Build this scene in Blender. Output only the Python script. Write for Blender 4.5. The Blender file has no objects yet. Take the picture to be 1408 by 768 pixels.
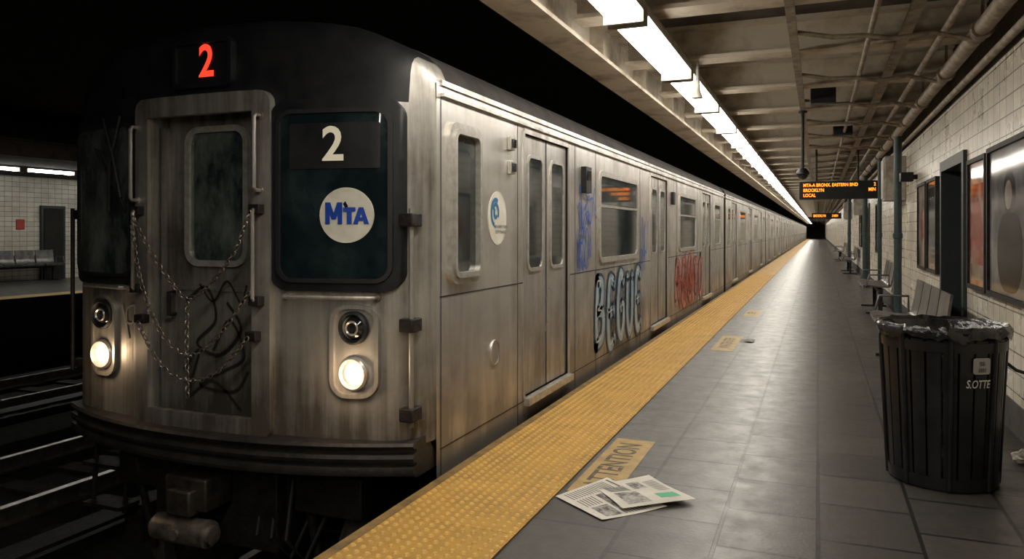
import bpy, math, random
from mathutils import Vector, Matrix
random.seed(7)
scene=bpy.context.scene
COL=scene.collection
# ---------------------------------------------------------------- materials
def nn(nt,t,**k):
    n=nt.nodes.new(t)
    for a,b in k.items(): setattr(n,a,b)
    return n
def mat(name,c1,c2=None,rough=.5,metal=0,scale=5,stretch=(1,1,1),bump=0,bscale=None,lo=.35,hi=.65,emit=None,es=0,spec=.5,rvar=0,coat=0):
    m=bpy.data.materials.new(name); m.use_nodes=True; nt=m.node_tree
    b=nt.nodes['Principled BSDF']
    b.inputs['Roughness'].default_value=rough; b.inputs['Metallic'].default_value=metal
    b.inputs['Specular IOR Level'].default_value=spec
    b.inputs['Coat Weight'].default_value=coat
    c1=tuple(c1)+(1,)
    b.inputs['Base Color'].default_value=c1
    if emit:
        b.inputs['Emission Color'].default_value=tuple(emit)+(1,); b.inputs['Emission Strength'].default_value=es
    if c2 or bump or rvar:
        tc=nn(nt,'ShaderNodeTexCoord'); mp=nn(nt,'ShaderNodeMapping'); mp.inputs['Scale'].default_value=stretch
        nt.links.new(tc.outputs['Object'],mp.inputs['Vector'])
        n=nn(nt,'ShaderNodeTexNoise'); n.inputs['Scale'].default_value=scale; n.inputs['Detail'].default_value=7
        n.inputs['Roughness'].default_value=.62
        nt.links.new(mp.outputs[0],n.inputs['Vector'])
        if c2:
            r=nn(nt,'ShaderNodeValToRGB'); r.color_ramp.elements[0].position=lo; r.color_ramp.elements[1].position=hi
            r.color_ramp.elements[0].color=c1; r.color_ramp.elements[1].color=tuple(c2)+(1,)
            nt.links.new(n.outputs['Fac'],r.inputs[0]); nt.links.new(r.outputs[0],b.inputs['Base Color'])
        if rvar:
            mr=nn(nt,'ShaderNodeMapRange'); mr.inputs[1].default_value=.3; mr.inputs[2].default_value=.7
            mr.inputs[3].default_value=rough-rvar; mr.inputs[4].default_value=rough+rvar
            nt.links.new(n.outputs['Fac'],mr.inputs[0]); nt.links.new(mr.outputs[0],b.inputs['Roughness'])
        if bump:
            n2=nn(nt,'ShaderNodeTexNoise'); n2.inputs['Scale'].default_value=bscale or scale*4; n2.inputs['Detail'].default_value=5
            nt.links.new(mp.outputs[0],n2.inputs['Vector'])
            bp=nn(nt,'ShaderNodeBump'); bp.inputs['Strength'].default_value=bump; bp.inputs['Distance'].default_value=.02
            nt.links.new(n2.outputs['Fac'],bp.inputs['Height']); nt.links.new(bp.outputs[0],b.inputs['Normal'])
    return m
def steel(name,base,dirt,rough,metal,streak=(9,9,.7),lowdirt=.33,amt=.7,lo=.82,hi=1.35,lz=.75,det=8):
    m=bpy.data.materials.new(name); m.use_nodes=True; nt=m.node_tree; L=nt.links.new
    b=nt.nodes['Principled BSDF']; b.inputs['Metallic'].default_value=metal
    tc=nn(nt,'ShaderNodeTexCoord'); mp=nn(nt,'ShaderNodeMapping'); mp.inputs['Scale'].default_value=streak
    L(tc.outputs['Object'],mp.inputs[0])
    n=nn(nt,'ShaderNodeTexNoise'); n.inputs['Scale'].default_value=1.6; n.inputs['Detail'].default_value=det; n.inputs['Roughness'].default_value=.6
    L(mp.outputs[0],n.inputs['Vector'])
    n2=nn(nt,'ShaderNodeTexNoise'); n2.inputs['Scale'].default_value=1.7; n2.inputs['Detail'].default_value=det; n2.inputs['Roughness'].default_value=.6; L(tc.outputs['Object'],n2.inputs['Vector'])
    ad=nn(nt,'ShaderNodeMath',operation='ADD'); L(n.outputs['Fac'],ad.inputs[0]); L(n2.outputs['Fac'],ad.inputs[1])
    sx=nn(nt,'ShaderNodeSeparateXYZ'); L(tc.outputs['Object'],sx.inputs[0])
    zr=nn(nt,'ShaderNodeMapRange'); zr.inputs[1].default_value=.0; zr.inputs[2].default_value=lz; zr.inputs[3].default_value=lowdirt; zr.inputs[4].default_value=0
    L(sx.outputs[2],zr.inputs[0])
    ad2=nn(nt,'ShaderNodeMath',operation='ADD'); L(ad.outputs[0],ad2.inputs[0]); L(zr.outputs[0],ad2.inputs[1])
    mr=nn(nt,'ShaderNodeMapRange'); mr.inputs[1].default_value=lo; mr.inputs[2].default_value=hi; mr.inputs[3].default_value=0; mr.inputs[4].default_value=amt+.2
    L(ad2.outputs[0],mr.inputs[0])
    mx=nn(nt,'ShaderNodeMix',data_type='RGBA'); mx.inputs[6].default_value=tuple(base)+(1,); mx.inputs[7].default_value=tuple(dirt)+(1,)
    L(mr.outputs[0],mx.inputs[0]); L(mx.outputs[2],b.inputs['Base Color'])
    rr=nn(nt,'ShaderNodeMapRange'); rr.inputs[3].default_value=rough; rr.inputs[4].default_value=min(1,rough+.3); L(mr.outputs[0],rr.inputs[0]); L(rr.outputs[0],b.inputs['Roughness'])
    n3=nn(nt,'ShaderNodeTexNoise'); n3.inputs['Scale'].default_value=2.2; n3.inputs['Detail'].default_value=2; L(tc.outputs['Object'],n3.inputs['Vector'])
    bp=nn(nt,'ShaderNodeBump'); bp.inputs['Strength'].default_value=.22; bp.inputs['Distance'].default_value=.035; L(n3.outputs['Fac'],bp.inputs['Height']); L(bp.outputs[0],b.inputs['Normal'])
    return m
def tiles(name,axes,w,h,mortar,ca,cb,cm,rough,offset=0,grime=(.1,.08,.06),gamt=.5,bump=.4,gscale=1.3,rv=.3):
    m=bpy.data.materials.new(name); m.use_nodes=True; nt=m.node_tree; L=nt.links.new
    b=nt.nodes['Principled BSDF']
    g=nn(nt,'ShaderNodeNewGeometry'); s=nn(nt,'ShaderNodeSeparateXYZ'); L(g.outputs['Position'],s.inputs[0])
    c=nn(nt,'ShaderNodeCombineXYZ'); L(s.outputs[axes[0]],c.inputs[0]); L(s.outputs[axes[1]],c.inputs[1])
    br=nn(nt,'ShaderNodeTexBrick'); br.offset=offset; br.squash=1
    br.inputs['Scale'].default_value=1; br.inputs['Brick Width'].default_value=w; br.inputs['Row Height'].default_value=h
    br.inputs['Mortar Size'].default_value=mortar; br.inputs['Mortar Smooth'].default_value=.1; br.inputs['Bias'].default_value=0
    br.inputs['Color1'].default_value=tuple(ca)+(1,); br.inputs['Color2'].default_value=tuple(cb)+(1,); br.inputs['Mortar'].default_value=tuple(cm)+(1,)
    L(c.outputs[0],br.inputs['Vector'])
    n=nn(nt,'ShaderNodeTexNoise'); n.inputs['Scale'].default_value=gscale; n.inputs['Detail'].default_value=9; n.inputs['Roughness'].default_value=.7; L(g.outputs['Position'],n.inputs['Vector'])
    mr=nn(nt,'ShaderNodeMapRange'); mr.inputs[1].default_value=.40; mr.inputs[2].default_value=.68; mr.inputs[4].default_value=gamt; L(n.outputs['Fac'],mr.inputs[0])
    mx=nn(nt,'ShaderNodeMix',data_type='RGBA'); L(mr.outputs[0],mx.inputs[0]); L(br.outputs['Color'],mx.inputs[6]); mx.inputs[7].default_value=tuple(grime)+(1,)
    L(mx.outputs[2],b.inputs['Base Color'])
    rr=nn(nt,'ShaderNodeMapRange'); rr.inputs[1].default_value=.3; rr.inputs[2].default_value=.7; rr.inputs[3].default_value=rough; rr.inputs[4].default_value=min(1,rough+rv); L(n.outputs['Fac'],rr.inputs[0]); L(rr.outputs[0],b.inputs['Roughness'])
    iv=nn(nt,'ShaderNodeMath',operation='MULTIPLY_ADD'); iv.inputs[1].default_value=-1; iv.inputs[2].default_value=1; L(br.outputs['Fac'],iv.inputs[0])
    n4=nn(nt,'ShaderNodeTexNoise'); n4.inputs['Scale'].default_value=60; L(g.outputs['Position'],n4.inputs['Vector'])
    a4=nn(nt,'ShaderNodeMath',operation='MULTIPLY_ADD'); a4.inputs[1].default_value=.25; L(n4.outputs['Fac'],a4.inputs[0]); L(iv.outputs[0],a4.inputs[2])
    bp=nn(nt,'ShaderNodeBump'); bp.inputs['Strength'].default_value=bump; bp.inputs['Distance'].default_value=.004; L(a4.outputs[0],bp.inputs['Height']); L(bp.outputs[0],b.inputs['Normal'])
    return m
def spray(name,col,amt):
    m=bpy.data.materials.new(name); m.use_nodes=True; nt=m.node_tree; L=nt.links.new
    b=nt.nodes['Principled BSDF']; b.inputs['Base Color'].default_value=tuple(col)+(1,); b.inputs['Roughness'].default_value=.5
    tc=nn(nt,'ShaderNodeTexCoord'); s=nn(nt,'ShaderNodeSeparateXYZ'); L(tc.outputs['Generated'],s.inputs[0])
    c=nn(nt,'ShaderNodeCombineXYZ'); L(s.outputs[1],c.inputs[1]); L(s.outputs[2],c.inputs[2])
    d=nn(nt,'ShaderNodeVectorMath',operation='DISTANCE'); L(c.outputs[0],d.inputs[0]); d.inputs[1].default_value=(0,.5,.45)
    mr=nn(nt,'ShaderNodeMapRange'); mr.inputs[1].default_value=.12; mr.inputs[2].default_value=.44; mr.inputs[3].default_value=1; mr.inputs[4].default_value=0; L(d.outputs['Value'],mr.inputs[0])
    n=nn(nt,'ShaderNodeTexNoise'); n.inputs['Scale'].default_value=2.5; n.inputs['Detail'].default_value=6; L(tc.outputs['Object'],n.inputs['Vector'])
    m2=nn(nt,'ShaderNodeMapRange'); m2.inputs[1].default_value=.38; m2.inputs[2].default_value=.65; m2.inputs[4].default_value=amt; L(n.outputs['Fac'],m2.inputs[0])
    mu=nn(nt,'ShaderNodeMath',operation='MULTIPLY'); L(mr.outputs[0],mu.inputs[0]); L(m2.outputs[0],mu.inputs[1]); L(mu.outputs[0],b.inputs['Alpha'])
    return m
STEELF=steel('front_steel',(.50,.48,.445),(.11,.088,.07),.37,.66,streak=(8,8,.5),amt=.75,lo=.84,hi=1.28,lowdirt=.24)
STEELS=steel('side_steel',(.78,.76,.73),(.22,.185,.15),.30,.82,streak=(3.2,3.2,.45),amt=.6,lo=.86,hi=1.40,lowdirt=.48,lz=.6,det=4)
STEELD=steel('door_steel',(.68,.66,.63),(.19,.155,.125),.3,.8,streak=(6,6,.45),amt=.6,lo=.86,hi=1.36,det=5)
BRIGHT=mat('bright_trim',(.62,.60,.56),(.42,.40,.36),rough=.34,metal=.6,scale=20)
BLACKP=mat('black_paint',(.007,.008,.010),(.014,.014,.016),rough=.48,scale=6,bump=.05,rvar=.1,spec=.35)
RUBBER=mat('rubber',(.010,.010,.011),rough=.6)
GLASS=mat('dark_glass',(.012,.018,.020),(.11,.12,.115),rough=.05,scale=1.6,spec=.9,lo=.44,hi=.72,stretch=(1,1,.7))  # lighter patches put into the colour for reflections and a dim interior
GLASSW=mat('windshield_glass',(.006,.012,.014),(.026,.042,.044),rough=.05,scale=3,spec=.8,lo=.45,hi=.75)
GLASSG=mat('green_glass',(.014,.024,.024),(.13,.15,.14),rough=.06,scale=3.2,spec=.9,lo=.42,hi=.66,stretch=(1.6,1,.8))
IRON=mat('dark_iron',(.035,.03,.027),(.012,.011,.011),rough=.6,metal=.5,scale=12,bump=.3)
ROOFM=mat('sooty_roof',(.05,.046,.042),(.02,.018,.016),rough=.8,scale=6,spec=.25)
BUMP=mat('bumper_iron',(.022,.021,.021),(.048,.041,.037),rough=.5,metal=.4,scale=9,bump=.2)
CHAIN=mat('chain_steel',(.36,.33,.29),(.16,.12,.09),rough=.4,metal=.75,scale=40)
WHITEP=mat('white_print',(.72,.69,.60),(.58,.55,.47),rough=.5,scale=8)
CREAM=mat('cream_digit',(.75,.70,.55),rough=.5,emit=(.75,.7,.52),es=.2)
BLUE=mat('blue_print',(.010,.055,.38),rough=.45)
RED=mat('red_led',(.8,.02,.0),emit=(1,.045,.02),es=1.5)
LAMPW=mat('warm_lens',(1,.9,.8),emit=(1,.88,.74),es=9)
LAMPH=mat('warm_lens_edge',(.8,.5,.4),emit=(1,.52,.36),es=1.4)
LENS=mat('dark_lens',(.02,.02,.022),rough=.08,spec=.9)
TUBE=mat('tube_glow',(1,1,1),emit=(1,.935,.82),es=20)
TUBEO=mat('tube_glow_far',(1,1,1),emit=(1,1,.93),es=16)
FIX=mat('fixture_metal',(.50,.48,.43),(.25,.21,.16),rough=.5,scale=6)
CEILP=mat('ceiling_paint',(.64,.57,.46),(.25,.18,.115),rough=.65,scale=2.4,bump=.25,lo=.48,hi=.72)
DECK=mat('ceiling_deck',(.12,.10,.08),(.05,.04,.032),rough=.9,scale=2.2,bump=.4)
BLACKC=mat('tunnel_black',(.012,.011,.010),(.02,.018,.015),rough=.95,scale=2,bump=.3)
BROWNG=mat('tunnel_girder_paint',(.14,.11,.085),(.06,.05,.04),rough=.8,scale=3)
PIPE=mat('pipe_paint',(.36,.30,.22),(.13,.09,.06),rough=.5,scale=9,bump=.2)
YEL=mat('tactile_yellow',(.44,.245,.040),(.26,.15,.035),rough=.6,scale=3.5,bump=.2,bscale=60,lo=.42,hi=.75,rvar=.08)
YELD=mat('tactile_dome_yellow',(.68,.41,.10),(.50,.30,.075),rough=.45,scale=5,lo=.4,hi=.7)
YELF=mat('tactile_yellow_edge',(.26,.15,.035),(.10,.065,.025),rough=.7,scale=9)
DECAL=mat('yellow_decal',(.44,.29,.09),(.27,.18,.07),rough=.55,scale=9)
DECT=mat('decal_text',(.06,.042,.022),(.20,.13,.05),rough=.6,scale=22,lo=.46,hi=.68)
FLOORM=tiles('platform_tiles',(1,0),.46,.40,.009,(.034,.031,.029),(.070,.064,.058),(.005,.0045,.004),.30,offset=.5,grime=(.022,.019,.016),gamt=.5,gscale=7,bump=.8,rv=.16)
WALLT=tiles('white_tiles',(1,2),.2,.13,.005,(.74,.69,.58),(.60,.555,.465),(.07,.06,.05),.16,grime=(.27,.21,.14),gamt=.5,gscale=1.7)
CONC=mat('concrete',(.09,.082,.075),(.05,.045,.04),rough=.9,scale=4,bump=.3)
GROUND=mat('ballast',(.035,.032,.03),(.012,.011,.01),rough=.95,scale=14,bump=.9)
RAILM=mat('rail_steel',(.45,.43,.40),(.25,.2,.16),rough=.3,metal=.85,scale=8)
TIE=mat('tie_wood',(.04,.032,.026),(.02,.016,.013),rough=.9,scale=8)
CAN=mat('can_black',(.008,.008,.010),(.016,.016,.018),rough=.36,scale=9,metal=.2,rvar=.08)
BAG=mat('plastic_bag',(.006,.006,.008),rough=.24,scale=9,bump=.8,bscale=14,spec=.7)
BENCHM=mat('bench_metal',(.19,.18,.165),(.08,.075,.07),rough=.35,metal=.6,scale=7)
DGREEN=mat('dark_green_paint',(.014,.024,.025),(.024,.03,.029),rough=.5,scale=8)
TEAL=mat('teal_paint',(.035,.07,.075),(.02,.038,.04),rough=.45,scale=6)
PAPER=mat('newsprint',(.66,.63,.57),(.54,.51,.46),rough=.85,scale=7)
INK=mat('ink_grey',(.10,.09,.09),(.42,.40,.37),rough=.85,scale=24,lo=.4,hi=.6)
INKT=mat('ink_text',(.14,.135,.13),rough=.85)
GREENI=mat('green_ink',(.12,.42,.25),rough=.8)
REDI=mat('red_ink',(.4,.06,.04),rough=.8)
GB_D=mat('graffiti_navy',(.015,.03,.075),(.04,.07,.13),rough=.4,scale=12)
GB_F=mat('graffiti_pale_blue',(.36,.47,.54),(.15,.27,.38),rough=.4,scale=6,lo=.4,hi=.65)
GB_B=mat('graffiti_blue',(.03,.10,.42),rough=.4)
GR_R=mat('graffiti_red',(.46,.08,.055),(.32,.05,.045),rough=.4,scale=7)
GR_P=mat('graffiti_pink',(.55,.25,.21),(.5,.36,.32),rough=.4,scale=6)
GR_K=mat('graffiti_black',(.02,.017,.016),rough=.5)
GR_G=mat('graffiti_grey',(.33,.32,.30),rough=.5)
SPB=spray('spray_blue_haze',(.05,.08,.14),.75)
SPK=spray('spray_black_haze',(.02,.018,.02),.85)
SPR=spray('spray_red_haze',(.42,.07,.05),.75)
POST1=mat('poster_grey',(.09,.095,.10),(.36,.37,.36),rough=.35,scale=2.2,lo=.4,hi=.7)
POST2=mat('poster_red',(.36,.05,.03),(.52,.36,.25),rough=.35,scale=3.2,lo=.42,hi=.6)
POST3=mat('poster_cream',(.50,.44,.34),(.18,.12,.10),rough=.35,scale=3)
POST4=mat('poster_muted',(.07,.08,.09),(.38,.30,.22),rough=.35,scale=4,lo=.42,hi=.62)
ORANGE=mat('orange_led',(.9,.3,.0),emit=(1,.27,.02),es=2.2)
# ---------------------------------------------------------------- mesh builder
class MB:
    def __init__(s): s.v=[];s.f=[];s.m=[]
    def add(s,v,f,m=0):
        o=len(s.v); s.v+=[tuple(p) for p in v]
        for q in f: s.f.append(tuple(i+o for i in q)); s.m.append(m)
        return s
    def box(s,x0,x1,y0,y1,z0,z1,m=0):
        v=[(x,y,z) for x in(x0,x1) for y in(y0,y1) for z in(z0,z1)]
        return s.add(v,[(0,1,3,2),(4,6,7,5),(0,4,5,1),(2,3,7,6),(0,2,6,4),(1,5,7,3)],m)
    def poly(s,fn,pts,off,m=0):
        return s.add([fn(a,b,off) for a,b in pts],[tuple(range(len(pts)))],m)
    def tube(s,path,r,n=10,m=0,cap=True):
        P=[Vector(p) for p in path]; R=r if isinstance(r,(list,tuple)) else [r]*len(P)
        v=[];f=[]
        t0=(P[1]-P[0]).normalized(); up=Vector((0,0,1)) if abs(t0.z)<.9 else Vector((1,0,0))
        a=t0.cross(up).normalized()
        for i,p in enumerate(P):
            t=(P[min(i+1,len(P)-1)]-P[max(i-1,0)])
            if t.length<1e-9: t=t0
            t.normalize(); a=(a-t*a.dot(t)).normalized(); b=t.cross(a)
            for k in range(n):
                an=2*math.pi*k/n; v.append(p+(a*math.cos(an)+b*math.sin(an))*R[i])
        for i in range(len(P)-1):
            for k in range(n): f.append((i*n+k,i*n+(k+1)%n,(i+1)*n+(k+1)%n,(i+1)*n+k))
        if cap: f.append(tuple(range(n))[::-1]); f.append(tuple((len(P)-1)*n+k for k in range(n)))
        return s.add(v,f,m)
    def lathe(s,c,prof,n=32,m=0,fn=None,axis='z'):
        v=[];f=[]
        for i,(r,z) in enumerate(prof):
            for k in range(n):
                an=2*math.pi*k/n; rr,zz=(r,z) if not fn else fn(r,z,an,i)
                x,y=rr*math.cos(an),rr*math.sin(an)
                if axis=='z': v.append((c[0]+x,c[1]+y,c[2]+zz))
                elif axis=='y': v.append((c[0]+x,c[1]+zz,c[2]+y))
                else: v.append((c[0]+zz,c[1]+x,c[2]+y))
        for i in range(len(prof)-1):
            for k in range(n): f.append((i*n+k,i*n+(k+1)%n,(i+1)*n+(k+1)%n,(i+1)*n+k))
        return s.add(v,f,m)
    def plate(s,fn,a0,a1,b0,b1,r,t=.01,m=0,na=8,back=0,nc=5):
        # rounded-rectangle plate conforming to a mapped surface
        r=max(r,1e-4); A=[a0+r*(1-math.cos(math.pi/2*i/nc)) for i in range(nc+1)]
        A+= [a0+r+(a1-a0-2*r)*i/na for i in range(1,na)]
        A+= [a1-r*(1-math.cos(math.pi/2*(nc-i)/nc)) for i in range(nc+1)]
        v=[];f=[];n=len(A)
        for a in A:
            e=min(a-a0,a1-a); h=0
            if e<r: h=r-math.sqrt(max(0,r*r-(r-e)**2))
            for k in range(4): 
                b=(b0+h)+(b1-b0-2*h)*k/3; v.append(fn(a,b,back+t))
            v.append(fn(a,b0+h,back)); v.append(fn(a,b1-h,back))
        for i in range(n-1):
            o=i*6;q=o+6
            for k in range(3): f.append((o+k,q+k,q+k+1,o+k+1))
            f.append((o+4,q+4,q,o)); f.append((o+3,q+3,q+5,o+5))
        f.append((0,1,2,3,5,4)); o=(n-1)*6; f.append((o+4,o+5,o+3,o+2,o+1,o))
        return s.add(v,f,m)
    def ring(s,fn,a0,a1,b0,b1,r,w,t,m=0,back=0,nc=5,ne=6):
        def out(a0,a1,b0,b1,r):
            P=[]
            cs=[(a1-r,b1-r,0),(a0+r,b1-r,90),(a0+r,b0+r,180),(a1-r,b0+r,270)]
            for j,(ca,cb,an) in enumerate(cs):
                for i in range(nc+1):
                    q=math.radians(an+90*i/nc); P.append((ca+r*math.cos(q),cb+r*math.sin(q)))
                nx=cs[(j+1)%4]; q=math.radians(nx[2]); e=(nx[0]+r*math.cos(q),nx[1]+r*math.sin(q)); l=P[-1]
                for i in range(1,ne): P.append((l[0]+(e[0]-l[0])*i/ne,l[1]+(e[1]-l[1])*i/ne))
            return P
        O=out(a0,a1,b0,b1,r); I=out(a0+w,a1-w,b0+w,b1-w,max(r-w,.002)); n=len(O)
        v=[fn(a,b,back) for a,b in O]+[fn(a,b,back+t) for a,b in O]+[fn(a,b,back+t) for a,b in I]+[fn(a,b,back) for a,b in I]
        f=[]
        for i in range(n):
            j=(i+1)%n
            for k in range(3): f.append((k*n+i,k*n+j,(k+1)*n+j,(k+1)*n+i))
        return s.add(v,f,m)
    def disc(s,fn,ca,cb,ra,rb,t,m=0,n=32,back=0):
        v=[fn(ca+ra*math.cos(2*math.pi*k/n),cb+rb*math.sin(2*math.pi*k/n),back+t) for k in range(n)]
        v+=[fn(ca+ra*math.cos(2*math.pi*k/n),cb+rb*math.sin(2*math.pi*k/n),back) for k in range(n)]
        return s.add(v,[tuple(range(n))]+[(k,n+k,n+(k+1)%n,(k+1)%n) for k in range(n)],m)
    def ribbon(s,fn,pts,w,off=.003,m=0,sub=6,caps=False):
        P=[pts[0]]+list(pts)+[pts[-1]];C=[]
        for i in range(1,len(P)-2):
            for k in range(sub):
                t=k/sub; q=[]
                for d in(0,1):
                    p0,p1,p2,p3=P[i-1][d],P[i][d],P[i+1][d],P[i+2][d]
                    q.append(.5*(2*p1+(p2-p0)*t+(2*p0-5*p1+4*p2-p3)*t*t+(3*p1-p0-3*p2+p3)*t**3))
                C.append(q)
        C.append(list(pts[-1])); v=[]
        for i,c in enumerate(C):
            a=C[max(i-1,0)];b=C[min(i+1,len(C)-1)];dx,dy=b[0]-a[0],b[1]-a[1];l=math.hypot(dx,dy) or 1
            v.append(fn(c[0]-dy/l*w/2,c[1]+dx/l*w/2,off)); v.append(fn(c[0]+dy/l*w/2,c[1]-dx/l*w/2,off))
        s.add(v,[(2*i,2*i+2,2*i+3,2*i+1) for i in range(len(C)-1)],m)
        if caps:
            for c in (C[0],C[-1]):
                s.add([fn(c[0]+w/2*math.cos(k*math.pi/7),c[1]+w/2*math.sin(k*math.pi/7),off) for k in range(14)],[tuple(range(14))],m)
        return s
    def text(s,fn,body,a,b,size,off=.002,m=0,bold=0.,align='CENTER',sx=1,shear=0,rot=0,ext=0):
        cu=bpy.data.curves.new('t','FONT'); cu.body=body; cu.size=1; cu.offset=bold; cu.align_x=align; cu.align_y='CENTER'; cu.shear=shear; cu.resolution_u=4
        ob=bpy.data.objects.new('t',cu); COL.objects.link(ob); bpy.context.view_layer.update()
        me=bpy.data.meshes.new_from_object(ob.evaluated_get(bpy.context.evaluated_depsgraph_get()))
        c,sn=math.cos(rot),math.sin(rot)
        v=[]
        for p in me.vertices:
            x,y=p.co.x*size*sx,p.co.y*size; v.append(fn(a+x*c-y*sn,b+x*sn+y*c,off))
        s.add(v,[tuple(q.vertices) for q in me.polygons],m)
        bpy.data.objects.remove(ob); bpy.data.curves.remove(cu); bpy.data.meshes.remove(me)
        return s
def mkobj(name,mb,mats,loc=(0,0,0),smooth=35,bevel=0,fix=True):
    import bmesh
    me=bpy.data.meshes.new(name); l=Vector(loc)
    me.from_pydata([Vector(p)-l for p in mb.v],[],mb.f)
    if not isinstance(mats,(list,tuple)): mats=[mats]
    for m in mats: me.materials.append(m)
    for p,i in zip(me.polygons,mb.m): p.material_index=i
    if fix:
        bm=bmesh.new(); bm.from_mesh(me); bmesh.ops.recalc_face_normals(bm,faces=bm.faces); bm.to_mesh(me); bm.free()
    if smooth:
        for p in me.polygons: p.use_smooth=True
        me.set_sharp_from_angle(angle=math.radians(smooth))
    ob=bpy.data.objects.new(name,me); COL.objects.link(ob)
    if bevel:
        b=ob.modifiers.new('bevel','BEVEL'); b.width=bevel; b.segments=2; b.limit_method='ANGLE'
    return ob
class Thing:
    def __init__(s,name,loc,label,cat,group=None):
        s.loc=Vector(loc); s.root=bpy.data.objects.new(name,None); s.root.empty_display_size=.2
        COL.objects.link(s.root); s.root.location=s.loc; s.root['label']=label; s.root['category']=cat
        if group: s.root['group']=group
    def part(s,name,mb,mats,parent=None,label=None,**k):
        o=mkobj(name,mb,mats,loc=s.loc,**k); o.parent=parent or s.root
        if label:o['label']=label
        return o
def single(name,mb,mats,loc,label,cat,group=None,**k):
    o=mkobj(name,mb,mats,loc=loc,**k); o.location=loc; o['label']=label; o['category']=cat
    if group:o['group']=group
    return o
def struct(name,mb,mats,**k):
    o=mkobj(name,mb,mats,**k); o['kind']='structure'; return o
def copy_tree(src,dloc,parent=None,label=None):
    o=src.copy(); COL.objects.link(o)
    if parent: o.parent=parent
    else: o.location=Vector(src.location)+Vector(dloc)
    if label:o['label']=label
    for c in [c for c in src.children]:
        copy_tree(c,None,o)
    return o
# ---------------------------------------------------------------- constants
CX=-3.2; HW=1.27; XR=CX+HW; XL=CX-HW; PE=-1.83; WX=1.18; YEND=150
def interp(T,x):
    x=abs(x)
    for (a,b),(c,d) in zip(T,T[1:]):
        if x<=c: return b+(d-b)*(x-a)/(c-a)
    return T[-1][1]
PLAN=[(0,3.27),(.3,3.28),(.6,3.315),(.9,3.37),(1.08,3.42),(1.17,3.46),(1.23,3.52),(1.26,3.59),(1.27,3.67)]
ROOF=[(0,2.475),(.35,2.47),(.7,2.44),(.9,2.40),(1.05,2.345),(1.16,2.28),(1.23,2.21),(1.27,2.12)]
def fm(u,z,off): return (CX+u,interp(PLAN,u)-off,z)
def dm(u,z,off): return (CX+u,3.40-off,z)
def sm(y,z,off): return (XR+off,y,z)
# ---------------------------------------------------------------- setting
struct('floor',MB().box(PE,WX+.3,-7,YEND,-1.3,0),[FLOORM],smooth=0)
struct('floor',MB().box(-22,PE,-7,YEND,-1.5,-1.28),[GROUND],smooth=0)
struct('floor',MB().box(-20,-14.4,4,YEND,-1.3,0),[FLOORM],smooth=0)
# right wall with doorways
doors=[(7.45,8.8),(20.5,21.8),(33,34.3)]
mb=MB(); ys=-7
for a,b in doors+[(YEND,YEND)]:
    mb.box(WX,WX+.3,ys,a,0,2.5)
    if a<YEND: mb.box(WX,WX+.3,a,b,2.0,2.5)
    ys=b
struct('wall_right',mb,[WALLT],smooth=0)
mb=MB().box(WX+.02,WX+.3,-7,YEND,2.5,3.05); struct('trim_1',mb,[DECK],smooth=0)
mb=MB();ys=-7
for a,b in doors+[(YEND,YEND)]:
    mb.box(WX-.012,WX,ys,a,0,.2); ys=b
struct('baseboard_right',mb,[CONC],smooth=0)
for i,(a,b) in enumerate(doors):
    mb=MB().box(WX+.3,WX+.32,a-.1,b+.1,0,2.1,1)
    mb.box(WX-.03,WX+.3,a,a+.09,0,2.0).box(WX-.03,WX+.3,b-.09,b,0,2.0).box(WX-.03,WX+.3,a+.09,b-.09,1.9,2.0)
    mb.box(WX+.16,WX+.20,a+.09,b-.09,0,1.9)
    mb.box(WX+.15,WX+.16,a+.25,b-.25,1.05,1.7,1)
    struct('door_%d'%(i+1),mb,[DGREEN,BLACKC],smooth=0)
struct('ceiling',MB().box(-1.95,WX+.3,-7,YEND,3.05,3.15),[DECK],smooth=0)
struct('ceiling',MB().box(-20,-1.95,-7,YEND,3.6,3.7),[BLACKC],smooth=0)
struct('ceiling',MB().box(-20,-14.2,4,YEND,2.75,3.6),[BLACKC],smooth=0)
struct('trim_2',MB().box(-14.2,-14.05,4,YEND,2.72,3.05).box(-14.05,-13.95,4,YEND,2.72,2.75).box(-14.05,-13.95,4,YEND,3.02,3.05),[BROWNG],smooth=0)
struct('wall_far',MB().box(-20,WX+.3,YEND,YEND+.3,-1.5,3.7),[CONC],smooth=0)
struct('wall_left',MB().box(-20,-19.5,4,YEND,0,2.75),[WALLT],smooth=0)
mb=MB().box(-19.5,-19.42,14.15,14.85,0,2.0).box(-19.42,-19.40,14.22,14.78,0,1.93,1)
struct('door_4',mb,[DGREEN,BLACKC],smooth=0)
# tactile strips
def tact(x0,x1,ya,yb,dome):
    mb=MB(); y=ya
    while y<yb-.01:
        e=min(y+.6,yb); mb.box(x0,x1,y+.002,e-.002,0,.006); y=e
    if dome:
        n=12; sp=(x1-x0-.04)/(n-1)
        yy=ya+.02
        while yy<dome:
            for i in range(n):
                cx=x0+.02+i*sp
                v=[];
                for r,z in((.015,.006),(.0085,.014)):
                    for k in range(8): v.append((cx+r*math.cos(k*math.pi/4),yy+r*math.sin(k*math.pi/4),z))
                mb.add(v,[(k,(k+1)%8,8+(k+1)%8,8+k) for k in range(8)]+[tuple(range(8,16))],1)
            yy+=sp
    return mb
single('tactile_paving_strip',tact(PE+.03,-1.2,1.2,YEND,24),[YEL,YELD],(PE,0,0),'worn yellow tactile warning strip with raised domes along platform edge','tactile paving',fix=False,smooth=0)
single('platform_edge_nosing',MB().box(PE-.02,PE+.03,-7,YEND,-.12,.008),[YELF],(PE,0,-.1),'grimy yellow rubbing board on the platform lip','platform edge')
single('tactile_paving_strip',tact(-15.0,-14.4,4,60,0),[YELD],(-14.4,0,0),'yellow tactile strip along the opposite platform','tactile paving')
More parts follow.
